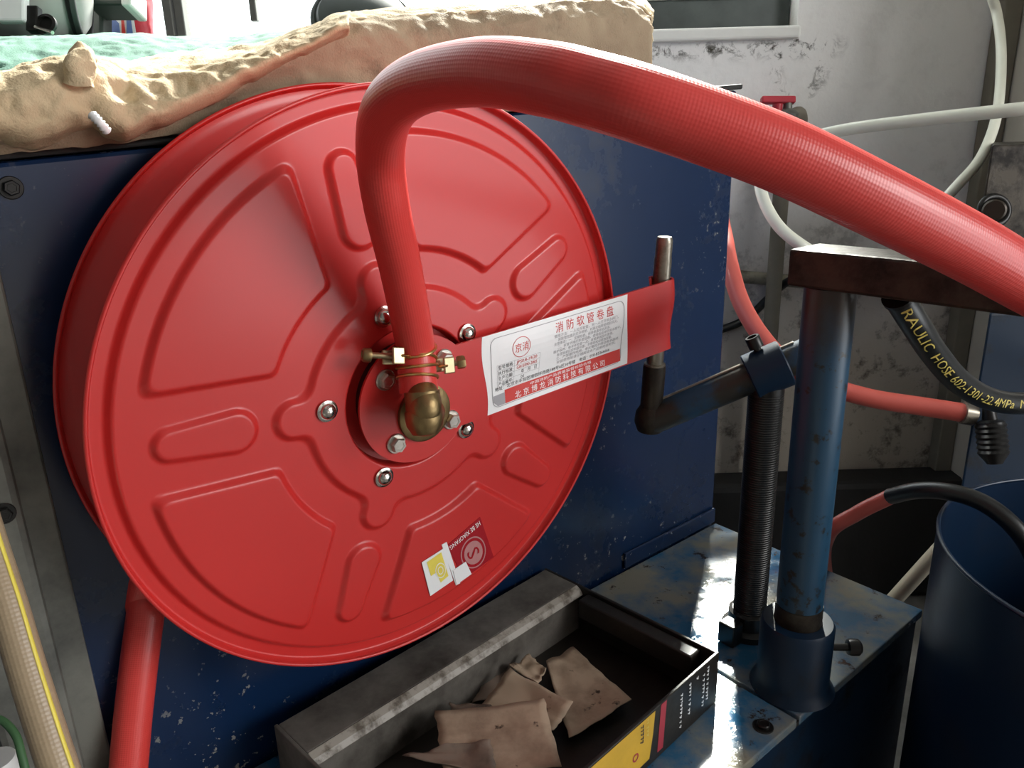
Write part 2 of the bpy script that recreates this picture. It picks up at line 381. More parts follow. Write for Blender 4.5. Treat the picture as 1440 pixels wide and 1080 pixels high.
wbox(MB(), W1, WX1-.002, WZ0+.001, WZ0+.08, WY+.06, WY+.10).build('window_sash', 'sash_dark', win, 0, .004)
wbox(MB(), W1, WX1-.046, WZ0+.081, WZ0+.10, WY+.055, WY+.11).build('bottom_rail', 'sill_white', win, 0, .003)
wbox(MB(), W1, WX1-.002, WZ1-.06, WZ1-.001, WY+.06, WY+.10).build('top_rail', 'frame_grey', win, 0, .003)
wbox(MB(), WX1-.045, WX1-.002, WZ0+.081, WZ1-.061, WY+.06, WY+.10).build('jamb', 'sill_white', win, 0, .003)
wbox(MB(), W1, WX1-.046, WZ0+.101, WZ1-.061, WY+.078, WY+.082).build('pane', 'window_glass', win, 0)
struct(wbox(MB(), WXL+.0, WX1-.001, WZ0-.03, WZ0, WY-.035, WY+.058).build('trim_2', 'sill_white', None, 0, .006))
win2 = struct(thing('window_2', (-1, WY, WZL), None, None))
wbox(MB(), -2.398, WXL-.002, WZL+.001, WZL+.06, WY+.06, WY+.10).build('bottom_rail', 'sill_white', win2, 0, .004)
wbox(MB(), -2.398, WXL-.002, WZ1-.06, WZ1-.001, WY+.06, WY+.10).build('top_rail', 'frame_grey', win2, 0, .003)
x = onY(232, 25, WY).x
wbox(MB(), x-.026, x-.002, WZL+.061, WZ1-.061, WY+.055, WY+.10).build('mullion', 'frame_grey', win2, 0, .003)
wbox(MB(), x+.002, x+.026, WZL+.061, WZ1-.061, WY+.06, WY+.105).build('mullion', 'frame_grey', win2, 0, .003)
x2 = onY(345, 10, WY).x
wbox(MB(), x2-.009, x2+.009, onY(345, 25, WY).z, WZ1-.4, WY+.062, WY+.085).build('window_stay', 'frame_grey', win2, 0, .003)
for a, b in ((-2.398, x-.027), (x+.027, WXL-.002)): wbox(MB(), a, b, WZL+.061, WZ1-.061, WY+.090, WY+.094).build('pane', 'window_glass', win2, 0)

# ================================================================ blue machine cabinet
CD = -.680
cab = thing('machine_cabinet', F(.4, -.95, -H), 'large blue painted steel machine cabinet standing behind the red hose reel', 'cabinet')
def zt(s): return .003 + (s-.086)*.0700
m = MB(); s0, s1, d1 = -.55, .977, -1.50
m.hexa([F(s0, CD, -H), F(s1, CD, -H), F(s1, d1, -H), F(s0, d1, -H), F(s0, CD, zt(s0)-.008), F(s1, CD, zt(s1)-.008), F(s1, d1, zt(s1)-.008), F(s0, d1, zt(s0)-.008)])
m.build('cabinet_body', 'blue_panel', cab, 0, .004)
m = MB(); m.hexa([F(s0-.01, CD+.006, zt(s0)-.007), F(s1+.004, CD+.006, zt(s1)-.007), F(s1+.004, d1-.01, zt(s1)-.007), F(s0-.01, d1-.01, zt(s0)-.007),
                  F(s0-.01, CD+.006, zt(s0)), F(s1+.004, CD+.006, zt(s1)), F(s1+.004, d1-.01, zt(s1)), F(s0-.01, d1-.01, zt(s0))])
m.build('top_plate', 'black_rough', cab, 0, .002)
def bolt_mesh(r, h, washer=1.5, hexa=True):
    m = MB()
    if washer: m.lathe((0, 0, 0), (0, 0, 1), [(r*washer, 0), (r*washer, h*.18), (r*washer*.93, h*.26)], 24)
    z0 = h*.2
    m.lathe((0, 0, z0), (0, 0, 1), [(r, 0), (r, h*.62), (r*.86, h*.8), (r*.6, h*.8), (r*.55, h*.74)], 6 if hexa else 24)
    me = bpy.data.meshes.new('bolt'); me.from_pydata(m.v, [], m.f); me.update(); return me
def place(me, name, mat, pos, nrm, parent, rot=0):
    q = Vector(nrm).to_track_quat('Z', 'Y').to_matrix().to_4x4()
    if not me.materials: me.materials.append(M[mat])
    o = bpy.data.objects.new(name, me); col.objects.link(o); o.parent = parent
    o.matrix_parent_inverse = Matrix.Translation(-parent.location); o.matrix_basis = Matrix.Translation(pos) @ q @ Matrix.Rotation(rot, 4, 'Z'); return o
bm_dark = bolt_mesh(.0058, .006, 1.45)
for px in ((15, 264), (930, 781)): place(bm_dark, 'bolt', 'black_metal', onD(*px, CD+.0005), ND, cab, .3)
MB().fbox(s1-.22, s1-.002, CD+.0005, CD+.006, -.6105, -.585).build('bottom_flange', 'blue_panel', cab, 0, .002)

# ================================================================ platform bench
PZ = -.612; PD = -.342; PS = .975
pl = thing('steel_bench', F(.6, -.5, -H), 'oil-wet blue steel bench carrying the round pole beside the reel', 'bench')
MB().fbox(.16, .668, CD+.0065, PD, PZ-.012, PZ).build('top_sheet', 'wet_plate', pl, 0, .0015)
MB().fbox(.674, PS, CD+.0065, PD, PZ-.012, PZ).build('top_sheet', 'wet_plate', pl, 0, .0015)
MB().fbox(.664, .678, CD+.0065, PD-.001, PZ-.0119, PZ-.006).build('seam', 'black_rough', pl, 0)
MB().fbox(.18, PS-.004, CD+.0065, PD-.004, -H, PZ-.0125).build('bench_body', 'dark_blue', pl, 0, .002)
place(bolt_mesh(.007, .005, 1.6, False), 'bolt', 'black_metal', onZ(1073, 1022, PZ), UZ, pl)
place(bolt_mesh(.004, .004, 1.5, False), 'bolt', 'black_metal', onZ(1068, 972, PZ), UZ, pl)

# ================================================================ round pole with socket and cross beam
QS, QD = .7145, -.3772
pole = thing('guide_pole', F(QS, QD, PZ), 'worn blue round pole in a flanged socket carrying a square cross beam', 'pole')
MB().cyl(F(QS, QD, PZ+.03), F(QS, QD, -.1455), .0248, 40).build('pole', 'pole_paint', pole)
MB().lathe(F(QS, QD, PZ+.0005), UZ, [(.047, 0), (.0425, .008), (.040, .014), (.040, .083), (.0375, .087), (.0262, .087), (.0262, .06)], 48).build('socket', 'dark_blue', pole); _sock = col.objects[-1]
MB().lathe(F(QS, QD, PZ+.087), UZ, [(.0255, 0), (.0255, .022)], 40).build('rust_band', 'rusty_steel', pole)
q = F(QS, QD, PZ+.052); dirn = (CR*1 + Vector((0, 0, -.1))).normalized(); dirn.z = -.05
ss = MB().lathe(q + dirn*.036, dirn, [(.0042, 0), (.0042, .024), (.0085, .0245), (.0095, .028), (.0095, .036), (.007, .039)], 20).build('set_screw', 'black_metal', _sock)
bt = MB(); zb0, zb1 = -.145, -.1085
bt.fbox(QS-.027, QS+.027, QD-.032, QD+.46, zb0, zb1); bt.build('cross_beam', 'rusty_steel', pole, 0, .003)

# ================================================================ threaded column with collar, and the swing arm that holds the reel
KS, KD = .767, -.471
colm = thing('threaded_column', F(KS, KD, PZ), 'dark greasy threaded steel column with a blue split collar on top', 'column')
m = MB(); prof = []; L = .33; z = 0
prof = [(.0205, 0)]
while z < L-.02: prof += [(.0205, z+.0006), (.0199, z+.0014), (.0199, z+.0019), (.0205, z+.0027)]; z += .0030
prof.append((.0205, L)); m.lathe(F(KS, KD, PZ+.012), UZ, prof, 28); m.build('threaded_shaft', 'black_metal', colm)
MB().lathe(F(KS, KD, PZ+.0005), UZ, [(.034, 0), (.034, .008), (.026, .011), (.026, .03), (.0212, .032)], 32).build('base_flange', 'black_metal', colm)
MB().fbox(KS-.05, KS-.03, KD-.012, KD+.012, PZ+.001, PZ+.03).build('clamp_lug', 'black_metal', colm, 0, .002)
rodT, rodB = RP(.337, .108, -.0025), RP(.337, -.118, -.0025)
barA = RP(.337, -.112, -.0025); colc = F(KS, KD, 0); colc.z = H-.262
bdir = (colc-barA).normalized(); bside = bdir.cross(UZ).normalized(); bup = bside.cross(bdir)
MB().lathe(colc-bdir*.022, bdir, [(.0262, 0), (.0275, .0015), (.0275, .0425), (.0262, .044), (.0215, .044), (.0215, 0), (.0262, 0)], 40, False).build('collar', 'dark_blue', colm); _collar = col.objects[-1]
MB().lathe(colc+bup*.0265-bdir*.001, bup, [(.0045, 0), (.0045, .004), (.0085, .0045), (.0085, .017), (.0078, .018), (.0055, .018), (.0055, .010), (.0002, .010)], 20).build('set_screw', 'black_metal', _collar)
swing = thing('swing_arm', barA, 'rusty blue swing arm with an upright pin that holds the reel bracket', 'arm')
m = MB().lathe(rodB, rodT-rodB, [(.0125, 0), (.0125, .078), (.0098, .079), (.0098, .20), (.0092, .205), (.0092, .222), (.0078, .226)], 28); m.build('pin', 'bright_steel', swing)
MB().lathe(rodB-(rodT-rodB).normalized()*.001, rodT-rodB, [(.0128, 0), (.0132, .004), (.0132, .074), (.0128, .077)], 28).build('pin_sleeve', 'rusty_steel', swing)
MB().lathe(rodB-(rodT-rodB).normalized()*.012, rodT-rodB, [(.004, 0), (.015, .005), (.019, .016), (.018, .028), (.0135, .036)], 20).build('weld_knob', 'rusty_steel', swing)
MB().cyl(barA, colc+bdir*.065, .0185, 28, .001).build('bar', 'bar_mat', swing)
MB().box(barA+bdir*.09+bup*.0185, (bdir, bside, bup), (.19, .005, .003)).build('key_strip', 'bright_steel', swing, 0, .0006)

# ================================================================ the hose reel
reel = thing('fire_hose_reel', RP(0, -.26, -.05), 'large glossy red steel hose reel with stamped disc and white label arm', 'hose reel')
R = .26
A0 = math.radians(33)
def height(r, th):
    h = -.008
    h += .008*sst(.2562, .2595, r)
    h += .006*(1-sst(.2415, .2475, r))
    ph = (th-A0) % (2*PI/5)
    if ph > PI/5: ph -= 2*PI/5
    x, y = r*math.cos(ph), abs(r*math.sin(ph))
    def smin(a, b, k=.010):
        t = max(k-abs(a-b), 0)/k; return min(a, b)-t*t*k*.25
    inner = .128 + .012*min(1, abs(ph)/(PI/5))*0
    mm = smin(smin(y-.0375, .2275-r), r-inner, .006)
    h += .0055*sst(0, .0062, mm)
    # slot embossed on the spoke, wider towards the hub
    xx = max(.158, min(.205, x)); rad = .0195 - (xx-.158)*.09
    dd = math.hypot(x-xx, y)-rad
    h += .0045*sst(0, .0058, -dd)
    # lobed centre
    c1 = .101-r
    xc = max(.06, min(.110, x)); c2 = .018-math.hypot(x-xc, y)
    t = max(.012-abs(c1-c2), 0)/.012; cc = max(c1, c2)+t*t*.012*.25
    h += .0045*sst(-.001, .0055, cc)
    h -= .026*(1-sst(.060, .066, r))
    return h
rs = [.052+.208*i/190 for i in range(191)]; NA = 900
rows = []
for r in rs:
    rows.append([RP(r*math.cos(2*PI*k/NA), r*math.sin(2*PI*k/NA), height(r, 2*PI*k/NA)) for k in range(NA)])
m = MB(); m.quad_grid(rows, True); m.build('front_flange', 'red_paint', reel, 180)
MB().torus(RP(0, 0, 0), NR, R-.0008, .0017, 200, 8).build('rim_bead', 'red_paint', reel, 180)
MB().lathe(RP(0, 0, -.0018), NR, [(R-.001, 0), (R-.0035, -.0075), (.245, -.0085), (.238, -.004), (.11, -.003), (.05, -.008)], 160, False).build('flange_back', 'red_paint', reel, 60)
OFF = -.0949
m = MB().lathe(RP(0, 0, OFF), NR, [(R, 0), (R-.002, .0005), (R-.0045, -.006), (.246, -.006), (.240, -.001), (.11, -.001), (.10, -.001)], 200, False)
m.build('rear_flange', 'red_paint', reel, 60)
MB().torus(RP(0, 0, OFF), NR, R-.0008, .0017, 200, 8).build('rim_bead', 'red_paint', reel, 180)
MB().lathe(RP(0, 0, OFF-.004), NR, [(.115, 0), (.115, .088)], 96, True).build('drum', 'red_paint', reel, 60)
MB().lathe(RP(0, 0, -.032), NR, [(.050, 0), (.050, .0425)], 64).build('hub_boss', 'maroon', reel)
# bracket: round hub plate and arm in one sheet, curled round the pin at its end
AT = .0600; AXO = .0008
def arm(u, v, off=0.0):         # u along the arm from the hub, v across it
    a = math.atan(AT); bow = .0022*math.sin(PI*(v/.041))*sst(.07, .12, u)
    return RP(u*math.cos(a)-v*math.sin(a), AXO + u*math.sin(a)+v*math.cos(a), .0125+bow+off)
TH = .0026
m = MB(); PR = .0585; half = .0396
def hw(u): return half + .0014*sst(.1, .33, u)
ua = math.sqrt(PR**2-half**2)
rim = [(PR*math.cos(a), PR*math.sin(a)) for a in [math.asin(half/PR) + (2*PI-2*math.asin(half/PR))*0 + i*(PI*2-2*math.asin(half/PR))/64 for i in range(65)]]
top = [arm(u, v) for u, v in rim]; bot = [arm(u, v, -TH) for u, v in rim]
m.fan(top); m.fan(list(reversed(bot))); m.quad_grid([bot, top])
m.build('hub_plate', 'red_paint', reel, 30)
ul = [ua+(.3385-ua)*i/60 for i in range(61)]; cr = .0142
def armc(u, v, off):
    if u <= .3385: return arm(u, v, off)
    ang = (u-.3385)/cr; ang = min(ang, 1.35*PI)
    rr = cr+off; base = arm(.3385, v, -cr)
    return base + E1*rr*math.sin(ang) + NR*rr*math.cos(ang)
ul2 = ul + [.3385+cr*1.35*PI*i/24 for i in range(1, 25)]
vv = [-1+2*i/10 for i in range(11)]
m = MB()
g0 = [[armc(u, hw(u)*v, 0) for v in vv] for u in ul2]; g1 = [[armc(u, hw(u)*v, -TH) for v in vv] for u in ul2]
m.quad_grid(g0); m.quad_grid([list(reversed(r)) for r in g1])
m.quad_grid([[r[0] for r in g0], [r[0] for r in g1]]); m.quad_grid([[r[-1] for r in g1], [r[-1] for r in g0]])
m.quad_grid([g0[-1], g1[-1]])
m.build('label_arm', 'red_paint', reel, 30)
hexm = bolt_mesh(.0072, .0075, 1.28)
for a in (141, 51, -127, -39): place(hexm, 'hex_bolt', 'zinc', RP(.0425*math.cos(math.radians(a)), .0425*math.sin(math.radians(a)), .0127), NR, reel, a)
sm = MB(); sm.lathe((0, 0, 0), (0, 0, 1), [(.0092, 0), (.0092, .001), (.0075, .0015)], 24); sm.lathe((0, 0, .0012), (0, 0, 1), [(.0068, 0), (.0064, .0022), (.0048, .004), (.0025, .0049), (.0, .0051)], 24)
sme = bpy.data.meshes.new('screw'); sme.from_pydata(sm.v, [], sm.f); sme.update()
for pl_ in sme.polygons: pl_.use_smooth = True
sme.set_sharp_from_angle(angle=.6)
for px in ((540, 445), (460, 578), (540, 671), (655, 603), (657, 469)): place(sme, 'screw', 'chrome', onR(*px, .0035), NR, reel)
# brass elbow with its backing ring
eb = RP(.010, -.014, 0)
MB().lathe(RP(.004, -.012, .0127), NR, [(.0265, 0), (.0265, .0035), (.024, .0045), (.016, .0045)], 40).build('brass_ring', 'brass', reel)
eo = onR(596, 580, .054); et = dep(589, 545, .638)
up_ = (dep(584, 490, .636)-et).normalized()
m = MB(); base = RP(.008, -.012, .017); kp = [base, base.lerp(eo, .55), eo + NR*.002 + up_*.001, eo + NR*.003 + up_*.010, et + up_*.0]
m.sweep(spline(kp, 8), .0135, 28); m.build('elbow', 'brass', reel, 50)
MB().lathe(eo - up_*.0165, up_, [(.002, -.003), (.011, -.001), (.0150, .006), (.0158, .012), (.0158, .017), (.0150, .0185), (.0146, .0185), (.0146, .034)], 36).build('elbow_collar', 'brass', reel)

# white label wrapped on the arm
LU0, LU1 = .073, .268
lab = Print(lambda u, v: arm(u, v*.92, .0006))
def edge(v, k): return .0038*math.sin(PI*v/.045)*k
lm = MB(); nv = 14
lr = []
for j in range(nv+1):
    v = -.0393+(.0792)*j/nv
    a, b = LU0 + edge(v, -.6) , LU1 + edge(v, -.9)
    lr.append([arm(a+(b-a)*i/40, v, .0003) for i in range(41)])
lm.quad_grid(lr); lobj = lm.build('label', 'label_white', reel, 0)
lobj['label'] = 'white printed instruction label'
# frame line
def rr_pts(u0, u1, v0, v1, r, n=5):
    out = []
    for cx, cy, a in ((u1-r, v1-r, 0), (u0+r, v1-r, 90), (u0+r, v0+r, 180), (u1-r, v0+r, 270)):
        for k in range(n+1): t = math.radians(a+90*k/n); out.append((cx+r*math.cos(t), cy+r*math.sin(t)))
    return out
u0, u1, v0, v1 = LU0+.008, LU1-.008, -.0375, .0385
fp = rr_pts(u0, u1, v0, v1, .008)
fp2 = []
for (a, b), (c, d) in zip(fp, fp[1:]+fp[:1]):
    for k in range(6): fp2.append((a+(c-a)*k/6, b+(d-b)*k/6))
lab.line('ink_grey', fp2, .0007, True)
lab.rect('ink_red', u0+.0155, u1-.0012, -.0365, -.0215, 20)
lab.poly('ink_grey', [(u0+.006, -.0365), (u0+.0155, -.0365), (u0+.0155, -.024), (u0+.001, -.024), (u0+.001, -.031)])
lab2 = Print(lambda u, v: arm(u, v*.92, .0009))
lab2.text('ink_white', u0+.028, -.0345, '北 京 博 龙 消 防 科 技 有 限 公 司', .0082, fit=.125)
lab2.text('ink_white', u0+.048, -.0262, '中国消防产品质量监督检验合格', .0038, fit=.085)
lab.text('ink_black', u0+.003, -.0195, '地址：北京市丰台区南四环西路188号6区10号楼　电话：010-83366666', .0050, fit=.158)
lab.text('ink_red', u0+.080, .0255, '消 防 软 管 卷 盘', .0125, fit=.082)
lab.ring('ink_red', u0+.036, .0215, .0105, .0111); lab.text('ink_red', u0+.0365, .0175, '京消', .0105, 'CENTER', fit=.0165)
rows_t = [('型号规格:', 'JPS0.8-19/20'), ('执行标准:', 'GB15090-2005'), ('生产日期:', '年　月　日'), ('产品编号:', '01')]
tu0, tu1, tv1 = u0+.0065, u0+.060, .0085
for i in range(5): lab.rect('ink_grey', tu0, tu1, tv1-i*.0062-.00012, tv1-i*.0062+.00012, 8)
for u in (tu0, tu0+.021, tu1): lab.rect('ink_grey', u-.00012, u+.00012, tv1-.0248, tv1)
for i, (a, b) in enumerate(rows_t):
    lab.text('ink_black', tu0+.001, tv1-(i+1)*.0062+.0014, a, .0050, fit=.0185)
    w = {0: .026, 1: .026, 2: .020, 3: .004}[i]
    lab.text('ink_black' if i > 1 else 'ink_red', tu0+.024 + (.006 if i > 1 else 0), tv1-(i+1)*.0062+.0014, b, .0052, fit=w)
body = ['使用方法：一人拉开软管，另一人打开供水阀门，', '　将软管拉直后打开喷枪，对准火焰根部喷射灭火。', '注意事项：一、定期检查，保持卷盘转动灵活，', '　二、软管不得打折或扭曲，使用后应排尽余水晾干。', '维护保养：每半年检查一次，发现渗漏及时更换，', '　各连接部位应牢固可靠，不得有松动锈蚀现象。', '　三、严禁挪作他用，非火警时不得动用本器材，', '　安装使用前请仔细阅读本产品使用说明书。']
for i, b in enumerate(body): lab.text('ink_grey', u0+.078 + (i % 2)*.001, .0195-i*.0046, b, .0042, fit=.092-(i % 3)*.006)
lab.build(lobj, {'ink_red': 'label_print_red', 'ink_black': 'label_print_black', 'ink_grey': 'label_print_grey'})
lab2.build(lobj, {'ink_white': 'label_print_white'})

# two stickers near the lower rim of the disc
def quadmap(P00, P10, P11, P01, off): 
    A, B, C_, D = (onR(*p, off) for p in (P00, P10, P11, P01))
    return lambda u, v: A*(1-u)*(1-v) + B*u*(1-v) + C_*u*v + D*(1-u)*v
SO = .0038
big = quadmap((629, 767), (675, 727), (694, 783), (652, 814), SO)      # u along the top edge, v downwards
def solid_patch(name, mat, fn, parent, th=.0006):
    m = MB(); m.quad_grid([[fn(0, 0), fn(1, 0)], [fn(0, 1), fn(1, 1)]]); return m.build(name, mat, parent, 0, 0, th)
st1 = solid_patch('red_sticker', 'sticker_red', big, reel)
SP = Print(quadmap((629, 767), (675, 727), (694, 783), (652, 814), SO+.0006))
SP.text('ink_white', .96, .06, 'HE BE XIAOFANG', .145, fit=.92, rot=PI, sy=-1)
SP.ring('sticker_pink', .52, .60, .335, .365, 40, 1.0); SP.ring('sticker_pink', .52, .60, .0, .27)
SP.build(st1, {'ink_white': 'sticker_lettering', 'sticker_pink': 'sticker_emblem'})
SQ = Print(quadmap((629, 767), (675, 727), (694, 783), (652, 814), SO+.0010))
SQ.text('sticker_red', .345, .60, 'S', .50, 'CENTER', rot=PI/2, sy=-1)
SQ.build(st1, {'sticker_red': 'sticker_letter'})
wq = quadmap((621, 766), (628, 762), (647, 820), (641, 823), SO+.0004); solid_patch('white_sticker', 'label_white', wq, reel)
solid_patch('white_sticker', 'label_white', quadmap((637, 802), (655, 790), (663, 807), (642, 822), SO+.0012), reel)
st2 = solid_patch('yellow_white_sticker', 'label_white', quadmap((593, 791), (624, 771), (637, 816), (605, 838), SO+.0008), reel)
YQ = Print(quadmap((593, 791), (624, 771), (637, 816), (605, 838), SO+.0014))
YQ.poly('ink_yellow', [(.20, .08), (.86, .06), (.88, .80), (.52, .84), (.46, .50), (.22, .50)])
YQ.build(st2, {'ink_yellow': 'sticker_yellow_field'})
YR = Print(quadmap((593, 791), (624, 771), (637, 816), (605, 838), SO+.0018))
YR.ring('label_white', .64, .52, .19, .215, 32); YR.ring('label_white', .64, .52, .09, .115, 32); YR.build(st2, {'label_white': 'sticker_ring'})

# ================================================================ hoses of the reel
HD = .0321
def pxhose(pts): return [dep(x, y, HD*FPX/w) for x, y, w in pts]
path = [(589, 552, 54.5), (586, 515, 54.5), (583, 480, 55), (564, 380, 60), (544, 291, 65), (535, 215, 69), (546, 155, 76), (590, 118, 83), (677, 102, 93), (770, 112, 101), (833, 127, 104), (899, 146, 106), (1000, 180, 105), (1106, 221, 103), (1236, 284, 99), (1354, 344, 93), (1430, 387, 88), (1520, 440, 82), (1610, 500, 79)]
hs = MB().sweep(spline(pxhose(path) + [Vector((.565, .40, .95)), Vector((.64, .37, .60)), Vector((.70, .34, .30)), Vector((.82, .25, .07)), Vector((1.05, .05, HD/2+.001)), Vector((1.5, -.3, HD/2+.001))], 14), HD/2, 40)
h1 = hs.build('fire_hose', 'red_hose', None, 60); tag(h1, 'thick red ribbed hose arching from the brass elbow across the top right', 'hose')
hp = hs.frames
# outlet hose: last turn on the drum, then down to the lower left
pts = []
a1 = math.radians(168)
for k in range(15): a = a1 - math.radians(250)*(1-k/14); pts.append(RP((.115+HD/2+.001)*math.cos(a), (.115+HD/2+.001)*math.sin(a), -.052))
tail = [dep(211, 800, .690), dep(205, 860, .692), dep(196, 930, .688), dep(187, 1010, .684), dep(180, 1090, .680), dep(172, 1180, .676)]
h2 = MB().sweep(spline(pts[:-1] + tail, 8), HD/2, 32).build('outlet_hose', 'red_hose', None, 60)
tag(h2, 'red hose hanging straight down from the lower left of the reel', 'hose')

# two double wire clamps on the hose above the elbow
P_, T_, fr_, vs_ = hp
def at_len(Lq):
    i = min(range(len(vs_)), key=lambda k: abs(vs_[k]-Lq)); return P_[i], T_[i]
ref, _ = at_len(0)
def hose_clamp(l0, l1, side, label):
    p0, t0 = at_len((l0+l1)/2); cl = thing('hose_clamp', p0, label, 'clamp', 'wire clamps on the hose end')
    tilt = 0.10*side
    for l in (l0, l1):
        p, t = at_len(l); ax = (t + E1*.05*side + FW*.10).normalized()
        MB().torus(p, ax, HD/2+.0006, .0014, 48, 8).build('wire_ring', 'gold_wire', cl, 180)
    out = (E1*side - t0*(E1*side).dot(t0)).normalized(); fwd = (NR - t0*NR.dot(t0)).normalized()
    c = p0 + out*(HD/2+.006) + fwd*.004
    for dl in (-.0085, .0085):
        e = MB().box(c + fwd*dl*.9 + out*.002, (out, t0, fwd), (.011, .012 if dl < 0 else .014, .0022)); ear = e.build('clamp_ear', 'yellow_zinc', cl, 0, .0012)
        MB().torus(c + fwd*dl*.9 - out*.004, t0, .0032, .0012, 20, 6).build('wire_eye', 'gold_wire', ear, 180)
    sdir = (fwd*.45 + out*.85 + t0*.08).normalized() if side > 0 else (out*.95 - fwd*.25 + t0*.05).normalized()
    s0_ = c - sdir*.016
    csc = MB().cyl(s0_, c+sdir*(.018 if side > 0 else .026), .0026, 14).build('clamp_screw', 'yellow_zinc', cl)
    MB().lathe(c+sdir*(.013 if side > 0 else .020), sdir, [(.0055, 0), (.0058, .0012), (.0058, .0055), (.0048, .007), (.0036, .007), (.0034, .0062)], 18 if side < 0 else 6).build('screw_head', 'brass', csc)
    MB().lathe(c-sdir*.006, sdir, [(.005, 0), (.005, .005)], 6).build('nut', 'yellow_zinc', csc)
hose_clamp(.022, .036, -1, 'brassy double wire hose clamp with its screw on the left of the hose')
hose_clamp(.012, .029, 1, 'brassy double wire hose clamp with its screw on the right of the hose')

# ================================================================ oily crate and scraps
CZ = -.545
c00, c10, c11 = onZ(390, 1017, CZ), onZ(765, 800, CZ), onZ(993, 932, CZ)
ex = (c10-c00); LX = ex.length; ex.normalize(); ey = UZ.cross(ex); ey = -ey if ey.dot(ND) < 0 else ey
LY = (c11-c10).dot(ey)
cr_o = c00
crate = thing('oily_crate', c00.lerp(c11, .5) + Vector((0, 0, PZ-CZ)), 'dirty open carton with yellow printed side and oily scraps under the reel', 'carton')
def K(x, y, z): return cr_o + ex*x + ey*y + Vector((0, 0, z))
zb = PZ-CZ+.001
def kbox(x0, x1, y0, y1, z0, z1): return MB().hexa([K(x0, y0, z0), K(x1, y0, z0), K(x1, y1, z0), K(x0, y1, z0), K(x0, y0, z1), K(x1, y0, z1), K(x1, y1, z1), K(x0, y1, z1)])
LG = .056
kbox(0, LX, .002, LG, -.004, 0).build('rear_flap', 'crate_grey', crate, 0, .001)
MB().hexa([K(0, LG+.001, -.010), K(LX, LG+.001, -.010), K(LX, LG+.012, -.010), K(0, LG+.012, -.010), K(0, LG+.001, .0005), K(LX, LG+.001, .0005), K(LX, LG+.008, -.004), K(0, LG+.008, -.004)]).build('flap_edge', 'crate_edge', crate, 0, .001)
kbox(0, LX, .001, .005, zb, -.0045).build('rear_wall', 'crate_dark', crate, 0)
kbox(0, LX, LG+.001, LG+.004, zb+.003, -.0101).build('inner_wall', 'crate_grey', crate, 0)
kbox(-.004, 0, 0, LY, zb, 0).build('end_wall', 'crate_grey', crate, 0, .001)
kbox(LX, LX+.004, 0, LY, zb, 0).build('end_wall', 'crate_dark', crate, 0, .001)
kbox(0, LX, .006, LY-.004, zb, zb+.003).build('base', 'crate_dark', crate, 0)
fw_ = kbox(-.004, LX+.004, LY-.003, LY+.001, zb, .0); fwo = fw_.build('front_wall', 'crate_dark', crate, 0, .001)
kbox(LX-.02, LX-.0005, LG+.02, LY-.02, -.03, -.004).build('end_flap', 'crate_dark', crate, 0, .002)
CP = Print(lambda u, v: K(LX-u, LY+.0014, v))
CP.poly('box_yellow', [(.118, -.002), (.30, -.002), (.33, -.060), (.126, -.056), (.121, -.03)])
CP.poly('box_red', [(.098, -.001), (.108, -.001), (.112, -.058), (.102, -.058)])
CQ = Print(lambda u, v: K(LX-u, LY+.0018, v))
random.seed(3)
def strokes(u, v0, v1, w, ink):      # an upright row of letter-like dashes, too blurred in the photo to be read
    v = v0
    while v > v1:
        l = random.uniform(.0022, .0042); a = u+random.uniform(-.0004, .0004)
        CQ.poly(ink, [(a-w, v), (a-w*.4, v), (a-w*.3, v-l), (a-w*.9, v-l)]); CQ.poly(ink, [(a+w*.1, v-.0006), (a+w, v-.0006), (a+w*.8, v-l*.4), (a+w*.2, v-l*.45)])
        CQ.poly(ink, [(a-w*.3, v-l*.4), (a+w*.6, v-l*.5), (a+w*.6, v-l*.7), (a-w*.3, v-l*.65)])
        v -= l + random.choice((.0009, .0009, .0012, .003))
for u, a, b in ((.020, -.005, -.046), (.028, -.010, -.050), (.041, -.006, -.008), (.055, -.006, -.046), (.071, -.010, -.052)): strokes(u, a, b, .0021, 'ink_white')
strokes(.140, -.006, -.028, .0030, 'ink_black'); strokes(.131, -.004, -.022, .0018, 'ink_gold')
CQ.ring('box_red', .150, -.038, .0030, .0048, 20)
CP.build(fwo, {'box_yellow': 'yellow_panel', 'box_red': 'red_stripe'}); CQ.build(fwo, {'ink_white': 'side_lettering', 'ink_black': 'panel_lettering', 'ink_gold': 'panel_small_print', 'box_red': 'panel_mark'})
def scrap(name, quad, zs, mat, label, curl=.006, seed=0):
    P = [onZ(x, y, CZ+z) for (x, y), z in zip(quad, zs)]
    n = 12; rows = []
    for j in range(n+1):
        v = j/n; r = []
        for i in range(n+1):
            u = i/n; p = P[0]*(1-u)*(1-v)+P[1]*u*(1-v)+P[2]*u*v+P[3]*(1-u)*v
            p = p + Vector((0, 0, curl*((2*u-1)**2*.5+(2*v-1)**2*.3) + .004*noise.noise(Vector((u*3+seed, v*3, seed)))))
            e_ = .0018*noise.noise(Vector((u*7, v*7, seed+5))); r.append(p + ex*e_ + ey*e_)
        rows.append(r)
    m = MB(); m.quad_grid(rows); o = m.build(name, mat, None, 180, 0, .0012); tag(o, label, 'scrap', 'oily scraps in the carton'); return o
scrap('card_scrap', [(612, 1003), (765, 986), (790, 1082), (624, 1092)], (-.022, -.020, -.034, -.034), 'oily_card', 'largest spotted tan card scrap lying at the front of the carton', .004, 1)
scrap('card_scrap', [(718, 944), (806, 992), (778, 1032), (672, 1000)], (-.034, -.030, -.044, -.050), 'oily_card', 'pinkish tan card scrap standing up behind the largest scrap', .006, 2)
